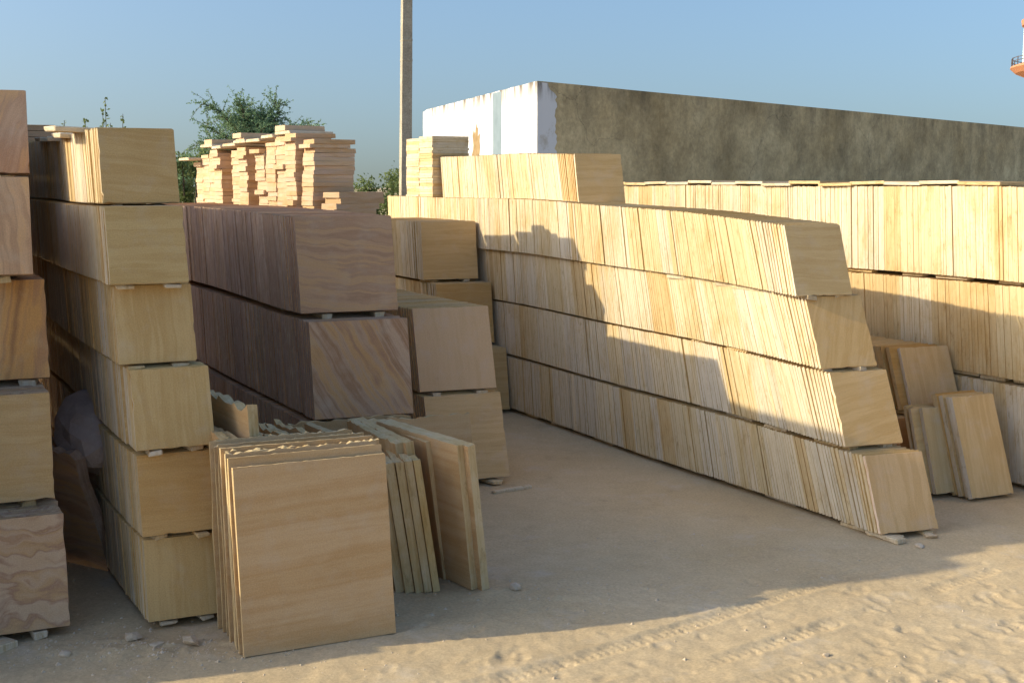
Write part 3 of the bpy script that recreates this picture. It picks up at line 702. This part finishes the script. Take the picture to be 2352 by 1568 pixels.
# ------------------------------------------------------------------ veined slab column cut by the frame
m_v = Mass()
S_P = [(-2.872, 5.528, 24, .66, .575), (-3.036, 5.824, 22, .66, .565), (-3.174, 6.192, 22.5, .66, .556), (-3.214, 6.132, 21, .66, .540), (-3.624, 7.175, 21.5, .66, .535)]
S_Z = [0.05, 0.648, 1.234, 1.813, 2.365]
S_lab = ['swirl-veined front slab at the foot of the column cut by the frame', 'pale smooth front slab, second tier of the veined column', 'ochre front slab, third tier of the veined column', 'mauve brown front slab, fourth tier of the veined column', 'mauve front slab topping the veined column, against the sky']
S_T = [dict(p=(a, b), z=S_Z[i], yaw=y, w=w, h=h, lean=(15, 13), length=3.6, word=('lowest', 'second', 'third', 'fourth', 'top')[i], label=S_lab[i], single=8, gap=0.045, front_mat=(VEIN_F, BUFF_F, RUST_F, GRAIN_F, GRAIN_F)[i], turn=(0.0, 0.0, 0.55, 0.45, 0.6)[i], tint=((1, 1, 1), (0.98, .95, .95), (1.25, 1.2, 1.0), (1.3, 1.3, 1.25), (1.25, 1.22, 1.22))[i]) for i, (a, b, y, w, h) in enumerate(S_P)]
slab_row('veined_sandstone_slab', S_T, 29, [VEIN_F, PUR_E], m_v, tints=PUR_TINTS, rowname='the veined column', group='slabs of the veined column', spacers=1, thick=(0.03, 0.034), gap=0.045)
for k, (x_, y_) in enumerate(((-3.62, 4.72), (-3.62, 4.82), (-3.66, 5.14), (-3.7, 5.42), (-3.74, 5.56))):  # unseen stack left of the view, tiers set to cast the foreground shadow
    slab_row('veined_sandstone_slab', [dict(p=(x_, y_), z=0.05 + k * .535, yaw=22, w=.66, h=.52, lean=(15, 13), length=1.2, word='', single=0)], 29, [VEIN_F, PUR_E], m_v, tints=PUR_TINTS, thick=(0.034,))
m_v.build('stacked_veined_slabs', [VEIN_F, PUR_E], 'farther slabs of the veined column and an unseen neighbour stack placed for its shadow')

# ------------------------------------------------------------------ purple rainbow row
m_p = Mass()
P_T = [dict(p=(-1.27, 7.66), z=0.03, yaw=21, w=.70, h=.655, lean=(12, 5), length=4.6, word='lowest', single=20, gap=0.03),
       dict(p=(-1.350, 7.902), z=0.700, yaw=20.5, w=.701, h=.675, lean=(12, 7), length=4.6, word='middle', single=90, turn=0.34, front_mat=RUST_F, tint=(1.05, 1.0, .95), gap=0.04, label='rust and ochre streaked front slab, middle tier of the purple row'),
       dict(p=(-1.469, 8.138), z=1.406, yaw=21.5, w=.703, h=.69, lean=(13.5, 8), length=4.6, word='top', single=100, turn=0.03, front_mat=GRAIN_F, tint=(1.0, .98, .98), gap=0.05, label='mauve wood-grained front slab topping the purple row')]
P_TOPS = slab_row('purple_sandstone_slab', P_T, 29, [PUR_F, PUR_E], m_p, tints=PUR_TINTS, rowname='the purple row', group='slabs of the purple rainbow row', spacers=2, thick=(0.028, 0.033, 0.038), gap=0.05)
if m_p.n: m_p.build('stacked_purple_slabs', [PUR_F, PUR_E], 'farther slabs of the purple row in shade')

# ------------------------------------------------------------------ buff stacks behind the purple row
m_m = Mass()
M1 = [dict(p=(-0.600, 8.713), z=0.04, yaw=20.5, w=.628, h=.668, lean=(20, 14), length=1.9, word='lower', turn=0.02, tint=(1.15, 1.12, 1.2), gap=0.04, label='level-banded front slab, lower tier of the big two-tier stack'),
      dict(p=(-0.709, 8.942), z=0.707, yaw=19, w=.622, h=.66, lean=(19, 14), length=2.0, word='upper', turn=0.5, tint=(1.15, 1.12, 1.2), front_mat=RED_F, gap=0.04, label='front slab with rust marks, upper tier of the big two-tier stack')]
slab_row('large_sandstone_slab', M1, 29, [BUFF_F, BUFF_E], m_m, rowname='the big two-tier stack', group='slabs of the big two-tier stack', spacers=1, thick=(0.032, 0.038), gap=0.04, single=80)
M2 = [dict(p=(-0.576, 11.583), z=0.04, yaw=18.5, w=.585, h=.63, lean=(11.5, 8), length=1.6, word='lowest', single=50, label='half-hidden front slab, lowest tier of the distant three-tier stack'),
      dict(p=(-0.742, 11.843), z=0.687, yaw=18, w=.59, h=.622, lean=(11.5, 8), length=1.6, word='middle', single=50, tint=(1.05, .97, .84), label='ochre front slab, middle tier of the distant three-tier stack'),
      dict(p=(-0.911, 12.062), z=1.330, yaw=18, w=.59, h=.60, lean=(10, 7), length=1.6, word='top', single=50, turn=0.0, tint=(1.12, 1.12, 1.14), label='banded front slab, top tier of the distant three-tier stack')]
slab_row('broad_sandstone_slab', M2, 29, [BUFF_F, BUFF_E], m_m, rowname='the distant three-tier stack', group='slabs of the distant three-tier stack', spacers=1, gap=0.03)
# tiers that carry the pile of strips, hidden behind the purple row
Q_D = 32.0; dvQ = Vector((-math.sin(RAD(Q_D)), math.cos(RAD(Q_D)), 0))
QB = (-1.78, 9.86)
m_q = Mass()
slab_row('broad_sandstone_slab', [dict(p=QB, z=0.03 + k * 0.655, yaw=32, w=.62, h=.63, lean=(6, 4), length=3.2, word=w_, single=0, fixed=True) for k, w_ in enumerate(('lowest', 'middle', 'top'))], Q_D, [BUFF_F, BUFF_E], m_q, rowname='the strip pile base', group='', thick=(0.04,))
m_q.build('stacked_base_slabs', [BUFF_F, BUFF_E], 'slabs on edge that carry the pile of stone strips')

# ------------------------------------------------------------------ pile of stone strips
STRIP_TINTS = [(1, 1, 1), (1.05, .97, .9), (1.05, 1, 1), (1.0, .9, .78), (.95, .92, .95), (1.08, 1.05, 1.02)]
strip_pool = Pool('stone_strip', 0.38, 0.05, (0.245,), [STRIP_E, STRIP_E], 4, 0.0015, 0.0025)
for k, d_ in strip_pool.d.items():
    me_ = d_[1]; me_.materials.clear(); me_.materials.append(STRIP_F); me_.materials.append(STRIP_E)
def strip_pile():
    yaw = RAD(Q_D); W = Vector((math.cos(yaw), math.sin(yaw), 0)); z0 = 2.0
    p0 = Vector((-1.71, 10.15, 0))
    cols = [(0.0, 2.675, 0.0, 'first'), (0.30, 2.735, -0.02, 'second'), (0.55, 2.72, -0.01, 'third'), (0.80, 2.70, -0.02, 'fourth'), (1.05, 2.64, 0.0, 'fifth'), (1.30, 2.62, 0.17, 'sixth'), (1.55, 2.68, -0.02, 'seventh'), (1.80, 2.65, 0.0, 'eighth'), (2.05, 2.62, 0.14, 'ninth'), (2.30, 2.64, -0.02, 'tenth'), (2.55, 2.66, 0.0, 'eleventh'), (2.80, 2.63, 0.0, 'twelfth'), (3.05, 2.53, 0.0, 'thirteenth')]
    for s, top, inset, word in cols:
        z = z0; i = 0; lean = rng.uniform(-0.002, 0.002); drift = 0
        while z < top - 0.02:
            th = rng.choice((0.034, 0.038, 0.042, 0.046)); t, (A, me) = strip_pool.pick()
            drift += rng.gauss(0, 0.0018)
            out = rng.gauss(0, 0.005) - (0.035 if rng.random() < 0.05 else 0)
            c = p0 + dvQ * (s + rng.gauss(0, .006)) + W * (0.19 + inset + out + lean * i + drift)
            place('stone_strip', me, (c.x, c.y, z), (rng.uniform(-.003, .003), rng.uniform(-.003, .003), yaw + rng.gauss(0, .012)), f"{nth(i)} strip from the bottom of the {word} strip column from the near end", 'stone strip', 'strips of the stone strip pile', tint=rng.choice(STRIP_TINTS), scale=(rng.uniform(.985, 1.012), 1, th / 0.05), turn=rng.choice((0, 0, .5)))
            z += th + 0.0002; i += 1
    # low stepped heap in front
    z = z0
    for i, (dx, n) in enumerate(((0.02, 1), (0.0, 1), (0.015, 1), (0.05, 1), (0.03, 1))):
        t, (A, me) = strip_pool.pick(); c = p0 - dvQ * 0.34 + W * (0.235 + dx + 0.01 * i)
        place('stone_strip', me, (c.x, c.y, z), (0, 0, yaw + 0.02 * i), f"{nth(i)} strip from the bottom of the low stepped heap before the strip pile", 'stone strip', 'strips of the stone strip pile', tint=(.92, .85, .8), scale=(1.0 + 0.03 * i, 1.2, 0.95))
        z += 0.048
    # thin slabs lying across the tops
    A = slab_arrays(0.42, 0.34, 0.03, 0.004, 0.004); me = make_mesh('cover_slab', *A, [STRIP_F, BUFF_E])
    for i, (s, zz, ox, rt, ry) in enumerate(((0.42, 2.745, -0.03, .03, 0.0), (0.78, 2.725, -0.05, -.04, 0.0), (1.14, 2.70, -0.05, .03, 0.0), (1.50, 2.70, -.06, .0, 0.0), (1.86, 2.68, -.04, .04, 0.0), (2.22, 2.665, -.06, -.05, .0), (2.60, 2.69, -.03, .05, 0.0), (3.05, 2.56, -.14, .02, 0.0))):
        c = p0 + dvQ * s + W * (0.21 + ox)
        place('cover_slab', me, (c.x, c.y, zz + 0.03), (-math.pi / 2, ry, yaw + rt), f"{nth(i)} thin slab from the near end lying across the strip pile top", 'stone slab', 'thin slabs on the strip pile')
    for i, (s, zz, ox) in enumerate(((0.55, 2.778, -0.02), (1.92, 2.712, .08), (1.95, 2.765, .06), (2.68, 2.722, 0))):
        t, (A, me) = strip_pool.pick(); c = p0 + dvQ * s + W * (0.19 + ox)
        place('stone_strip', me, (c.x, c.y, zz), (0, 0, yaw), ('loose strip on the highest point of the strip pile', 'lower of two strips lying on the pile top', 'upper of two strips lying on the pile top', 'loose strip at the far end of the pile top')[i], 'stone strip', 'strips of the stone strip pile')
strip_pile()
# another strip column glimpsed behind the veined column
for i in range(12):
    t, (A, me) = strip_pool.pick(); D = 10.5
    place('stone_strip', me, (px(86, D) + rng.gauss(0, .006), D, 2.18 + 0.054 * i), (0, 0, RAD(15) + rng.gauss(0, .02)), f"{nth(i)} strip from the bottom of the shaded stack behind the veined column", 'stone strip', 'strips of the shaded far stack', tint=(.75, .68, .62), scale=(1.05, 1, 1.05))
m_z = Mass()
slab_row('broad_sandstone_slab', [dict(p=(px(86, 10.5) - .25, 10.3), z=0.03 + k * 0.72, yaw=20, w=.6, h=.69, lean=(4, 3), length=0.6, word='', single=0, fixed=True) for k in range(3)], 29, [BUFF_F, BUFF_E], m_z, thick=(0.04,))
m_z.build('stacked_carrier_slabs', [BUFF_F, BUFF_E], 'slabs on edge carrying the shaded strip stack behind the veined column')

# ------------------------------------------------------------------ small stacks between the long row and the back row
W1 = [dict(p=(3.02, 8.78), z=0.03, yaw=20.5, w=.47, h=.50, lean=(20, 14), length=1.0, word='lower', tint=(.8, .62, .5), gap=0.03, label='brown front slab low in the shaded stack beside the back row'),
      dict(p=(3.064, 9.002), z=0.55, yaw=20.5, w=.47, h=.502, lean=(22, 15), length=1.3, word='upper', turn=0.5, tint=(1.12, 1.15, 1.28), gap=0.03, label='upright-banded front slab atop the shaded stack beside the back row')]
slab_row('sandstone_slab', W1, 29, [BUFF_F, BUFF_E], Mass(), rowname='the shaded side stack', group='slabs of the shaded stack', spacers=1, thick=(0.03, 0.036), gap=0.03, single=99, jitw=0.012)
slab_row('leaning_slab', [dict(p=(3.111, 8.43), z=0.03, yaw=20, w=.34, h=.64, lean=(18, 14), length=0.16, word='only', turn=0.5, tint=(1.05, 1.1, 1.22), gap=0.03, label='narrow grey slab leaning behind the broad one near the back row')], 29, [BUFF_F, BUFF_E], Mass(), rowname='the narrow batch', group='slabs leaning near the back row', spacers=1, thick=(0.03, 0.036), gap=0.028, single=99, jitw=0.02)
slab_row('leaning_slab', [dict(p=(3.374, 8.363), z=0.012, yaw=23.5, w=.405, h=.755, lean=(19.5, 16), length=0.22, word='only', turn=0.5, tint=(1.12, 1.16, 1.28), label='tall slab with olive stains leaning before the back row')], 29, [BUFF_F, BUFF_E], Mass(), rowname='the tall batch', group='slabs leaning near the back row', thick=(0.034, 0.04), single=99, jitw=0.016)

# ------------------------------------------------------------------ rough sawn slabs in the foreground
def rough_slab(w, h, t, seed, top=0.02, side=0.004, n=16, chip=0.0):
    """slab with a broken upper edge: x across, y thickness, z up"""
    r = random.Random(seed); out = []
    ts = [r.uniform(-1, 1) for _ in range(n + 1)]
    out.append((-w / 2, 0)); out.append((w / 2, 0))
    for k in range(3): out.append((w / 2 + r.uniform(-side, side), h * (k + 1) / 4))
    z = 0
    for k in range(n + 1):
        z = 0.35 * z + ts[k] * top * (1.0 if k % 3 else 0.35)
        x = w / 2 - w * k / n
        drop = chip * (max(0, 1 - k / 2.0) if chip > 0 else 0)
        out.append((x, h + z - drop))
    for k in range(3): out.append((-w / 2 + r.uniform(-side, side), h * (3 - k) / 4))
    m = len(out); V = []
    for x, z in out: V.append((x, 0.0, z))
    for i, (x, z) in enumerate(out):
        up = 1 if z > h * 0.8 else 0
        V.append((x + r.uniform(-side, side), t, z + up * r.uniform(-1, 1) * min(top, 0.012)))
    F = [list(range(m))[::-1], list(range(m, 2 * m))]; M = [0, 0]
    F[0] = list(range(m)); F[1] = list(range(m, 2 * m))[::-1]
    for i in range(m):
        j = (i + 1) % m; F.append([i, m + i, m + j, j]); M.append(1)
    V = np.array(V); UV = []
    for i, f in enumerate(F):
        for k in f:
            q = V[k]; UV.append((q[0], q[2]) if i < 2 else (q[1], q[2] + q[0]))
    return V, F, np.array(UV), M

def fg_group():
    d = Vector((-math.sin(RAD(29)), math.cos(RAD(29)), 0))
    p = Vector((-1.313, 5.508, 0))
    spec = [(0.0, .782, .927, 8.8, 0.030, 0.0015, 0.0), (0.048, .79, .965, 9.0, .028, .0015, .0), (0.105, .785, .975, 8.4, .03, .008, .0), (0.16, .80, .97, 8.0, .028, .009, .0),
            (0.215, .79, .985, 7.0, .03, .0015, .0), (0.27, .80, .965, 6.5, .028, .009, .0), (0.33, .77, .985, 6.0, .03, .002, .0), (0.39, .78, .965, 6.0, .028, .008, .0), (0.45, .76, .985, 5.5, .03, .006, .0)]
    labs = ['large banded front slab of the leaning batch in the foreground', 'second slab of the foreground leaning batch, with a chipped corner'] + [f"{nth(i)} slab from the front of the foreground leaning batch" for i in range(2, 9)]
    for i, (s, w, h, ln, t, tp, chip) in enumerate(spec):
        yaw = RAD(24.1 + rng.uniform(-.8, .8) * (i > 0) - 0.15 * i); W = Vector((math.cos(yaw), math.sin(yaw), 0))
        c = p + d * s + W * (w / 2 + rng.uniform(-.012, .012) * (i > 0)); l = RAD(ln)
        A = rough_slab(w, h, t, 100 + i, tp, 0.003 if i else 0.0015, 40)
        place('rough_slab', make_mesh('rough_slab', *A, [ROUGH_F, ROUGH_E]), (c.x, c.y, gh(c.x, c.y) + t * math.sin(l)), (-l, 0, yaw), labs[i], 'stone slab', 'rough slabs leaning in the foreground', tint=rng.choice(((1, 1, 1), (1, .97, .92), (1.03, 1, .98))), turn=0.985 if i == 0 else rng.choice((0, .98, .02)))
fg_group()

def side_group():
    """slabs seen edge-on: faces look left and right, upper ends lean left"""
    ang = RAD(127)                       # direction the slabs run, away from the camera
    run = Vector((math.cos(ang), math.sin(ang), 0))
    spec = [(-0.13, 6.49, .90, .86, .050, 6.5, .003, 127, 'outermost pale slab of the edge-on batch'), (-0.19, 6.50, .88, .86, .050, 6.5, .003, 127, 'second slab from the open side of the edge-on batch, catching a patch of sun'),
            (-0.36, 6.70, .80, .84, .050, 7.5, .004, 122, 'recessed slab standing alone in the middle of the edge-on batch'),
            (-0.45, 6.62, .82, .855, .050, 8.5, .005, 118, 'tall slab behind the ochre ones in the edge-on batch'), (-0.51, 6.63, .80, .85, .050, 8.5, .008, 118, 'tall slab with broken end in the edge-on batch'),
            (-0.41, 6.47, .60, .78, .040, 8.0, .004, 108, 'ochre-edged slab at the front of the edge-on batch'), (-0.455, 6.465, .58, .78, .045, 8.0, .012, 108, 'slab with a broken wavy top in the edge-on batch'), (-0.503, 6.46, .60, .775, .047, 8.0, .014, 108, 'slab with a scooped top in the edge-on batch'),
            (-0.555, 6.45, .58, .765, .052, 8.2, .006, 108, 'thick slab second from the big foreground slab in the edge-on batch'), (-0.61, 6.45, .58, .76, .052, 8.4, .006, 108, 'slab of the edge-on batch nearest the big foreground slab')]
    for i, (x, y, L, h, t, ln, tp, deg, lab) in enumerate(spec):
        ang = RAD(deg); run = Vector((math.cos(ang), math.sin(ang), 0))
        A = rough_slab(L, h, t, 300 + i, tp, 0.002, 22)
        # local x runs along the slab; local y (thickness) must point left of the run direction
        c = Vector((x, y, 0)) + run * (L / 2); l = RAD(ln)
        place('rough_slab', make_mesh('rough_slab', *A, [ROUGH_F, ROUGH_E]), (c.x, c.y, gh(x, y) + t * math.sin(l)), (-l, 0, ang), lab, 'stone slab', 'slabs standing edge-on beside the foreground batch', tint=(1.0, .92, .74) if i == 5 else rng.choice(((1, 1, 1), (1, .96, .9), (1.02, 1, 1))), turn=rng.choice((0, .02, .5)))
side_group()

def broken_group():
    """rough offcuts standing between the six-tier column and the purple row"""
    ang = RAD(124); run = Vector((math.cos(ang), math.sin(ang), 0)); nrm = Vector((run.y, -run.x, 0))
    tall = rough_slab(0.95, 1.12, 0.055, 401, 0.022, 0.006, 20)
    near = Vector((-1.30, 6.16, 0)); wd = Vector((0.91, 0.41, 0))
    c = near + run * 0.475
    place('rough_slab', make_mesh('rough_slab', *tall, [ROUGH_F, ROUGH_E]), (c.x, c.y, 0.005), (-RAD(3), 0, ang), 'tall broken slab with a sunlit end standing among the offcuts', 'stone slab', 'broken offcut slabs behind the foreground batch')
    for i in range(10):
        off = -0.15 + i * 0.070 + rng.uniform(-.008, .008)
        if i in (1, 2): off += -0.025 if i == 1 else 0.05
        L = rng.uniform(.6, .8); h = (0.97 if i < 2 else 0.95 - 0.010 * i) + rng.uniform(-.03, .03)
        A = rough_slab(L, h, rng.uniform(.035, .048), 420 + i, 0.016, 0.006, 18)
        c = near + wd * off + run * (L / 2 + rng.uniform(-.03, .05) + max(0, i - 2) * 0.03)
        place('rough_slab', make_mesh('rough_slab', *A, [ROUGH_F, ROUGH_E]), (c.x, c.y, 0.008), (-RAD(rng.uniform(2.5, 4)), 0, ang + rng.uniform(-.02, .02)), f"{nth(i)} broken-topped offcut slab from the six-tier column side", 'stone slab', 'broken offcut slabs behind the foreground batch', tint=rng.choice(((1, 1, 1), (.93, .92, .92), (1, .96, .9))))
    for i, (x, y, w, h, a) in enumerate(((-1.0, 7.35, .8, .80, 20), (-0.55, 7.45, .7, .80, 24), (-0.98, 6.95, .55, .86, 124))):
        A = rough_slab(w, h, .04, 450 + i, 0.012 if i < 2 else .004, 0.006, 18)
        place('rough_slab', make_mesh('rough_slab', *A, [ROUGH_F, ROUGH_E]), (x, y, 0.008), (-RAD(9), 0, RAD(a)), ('broken slab leaning against the foot of the purple row', 'wavy-topped slab leaning before the big two-tier stack', 'smooth slab standing behind the foreground batch')[i], 'stone slab', 'broken offcut slabs behind the foreground batch', tint=(.92, .9, .88))
broken_group()

# ------------------------------------------------------------------ boulder and slabs in the dark gap, loose stones
def rock_mesh(nm, sx, sy, sz, seed, mat, sub=3, rough=0.25):
    import bmesh
    bm = bmesh.new(); bmesh.ops.create_icosphere(bm, subdivisions=sub, radius=1); r = random.Random(seed); ph = [rv(r) * r.uniform(1, 3) for _ in range(10)]
    for v in bm.verts:
        p = v.co.copy(); k = 1 + rough * sum(math.sin(p.dot(q) * (1 + i * .5) + i) / (1.6 + i * .5) for i, q in enumerate(ph)) * .5
        v.co = Vector((p.x * sx, p.y * sy, p.z * sz)) * k
    zmin = min(v.co.z for v in bm.verts)
    for v in bm.verts: v.co.z = max(v.co.z - zmin * .8, 0)
    me = bpy.data.meshes.new(nm); bm.to_mesh(me); bm.free()
    a = me.color_attributes.new('tint', 'FLOAT_COLOR', 'POINT'); a.data.foreach_set('color', np.ones(len(me.vertices) * 4, np.float32)); me.uv_layers.new(name='UVMap')
    me.materials.append(mat); return me
t = NT('grey_rock'); g = t.node('ShaderNodeNewGeometry').outputs['Position']; a, _ = t.noise(g, 4, 6, .7)
t.link(t.ramp(a, [(0.3, (0.36, 0.27, 0.21)), (0.7, (0.52, 0.42, 0.36))]), t.b.inputs['Base Color']); b_, _ = t.noise(g, 25, 5, .7); t.link(t.bump(b_, .5, .02), t.b.inputs['Normal']); ROCK = t.m
t = NT('pale_chip'); g = t.node('ShaderNodeNewGeometry').outputs['Position']; a, _ = t.noise(g, 20, 4)
t.link(t.ramp(a, [(0.3, (0.42, 0.32, 0.2)), (0.7, (0.6, 0.5, 0.38))]), t.b.inputs['Base Color']); CHIP = t.m
place('boulder', rock_mesh('boulder', .30, .42, .20, 5, ROCK), (-2.62, 7.25, 0.62), (0.2, .3, .4), 'mauve boulder resting on slabs in the dark gap between the left columns', 'boulder')
for i, (x, y, w, h, a, ln) in enumerate(((-2.62, 7.0, .5, .78, 150, 14), (-2.48, 7.2, .5, .72, 150, 12), (-2.72, 7.4, .6, .7, 20, 10))):
    A = rough_slab(w, h, .06, 500 + i, .05, .02, 10)
    place('rough_slab', make_mesh('rough_slab', *A, [PUR_F, PUR_E]), (x, y, 0.005), (-RAD(ln), 0, RAD(a)), ('rough mauve slab under the boulder in the dark gap', 'rough mauve slab beside the six-tier column in the dark gap', 'rough mauve slab deepest in the dark gap')[i], 'stone slab', 'rough slabs in the dark gap')
chips = [rock_mesh('stone_chip', .05, .04, .022, 60 + i, CHIP, 1, .6) for i in range(5)]
for i, (x, y, s, lab) in enumerate(((-1.93, 5.72, 1.0, 'pale stone chip lying before the six-tier column'), (-1.78, 5.66, .8, 'flat stone chip right of the pale one before the six-tier column'), (-1.62, 5.68, 1.1, 'larger stone chip nearest the foreground slab batch'), (-2.2, 5.52, .7, 'small reddish chip beside the veined column'), (0.02, 6.5, .9, 'stone chip beside the edge-on slab batch'), (2.62, 7.3, .8, 'white chip at the near foot of the long row'), (1.55, 5.55, .5, 'small white chip out on the sunlit sand'), (2.75, 7.48, .9, 'chip under the front corner of the long row'))):
    place('stone_chip', chips[i % 5], (x, y, gh(x, y) - .004), (0, 0, i * 1.3), lab, 'stone', 'loose stone chips', scale=(s, s, s))
spacer((-2.52, 5.58, 0.0), RAD(60), (0.16, 0.24, 0.045), 'wedge of stone jutting from under the veined column', 'stone strips under the slab tiers')
spacer((-0.15, 8.62, 0.0), RAD(-60), (0.05, 0.34, 0.02), 'thin stone sliver on the ground before the big two-tier stack', 'stone strips under the slab tiers')
spacer((2.52, 7.36, 0.004), RAD(30), (0.07, 0.28, 0.03), 'stone strip jutting from under the near end of the long row', 'stone strips under the slab tiers')
# gravel and crumbs
def gravel():
    r = random.Random(9); V = []; F = []
    for k in range(1500):
        if k < 700: x, y = r.gauss(-1.9, .45), r.gauss(5.62, .16)
        elif k < 900: x, y = r.gauss(0.2, .5), r.gauss(6.4, .2)
        else: x, y = r.uniform(-2.6, 4.4), r.uniform(4.9, 7.6)
        s = abs(r.gauss(0, .0045)) + .002; z = 0.0; b = len(V)
        V += [(x + s * r.uniform(.7, 1.4) * a, y + s * r.uniform(.7, 1.4) * c, s * d) for a, c, d in ((1, 0, 0), (0, 1, 0), (-1, 0, 0), (0, -1, 0), (.2 * r.random(), .2 * r.random(), r.uniform(.6, 1.1)))]
        F += [[b, b + 1, b + 4], [b + 1, b + 2, b + 4], [b + 2, b + 3, b + 4], [b + 3, b, b + 4]]
    V = np.array(V); V[:, 2] += ground_height(V[:, 0], V[:, 1]) - .001
    place('gravel', make_mesh('gravel', V, F, None, None, [CHIP]), (0, 0, 0), label='scattered gravel and stone crumbs on the sand', kind='stuff')
gravel()
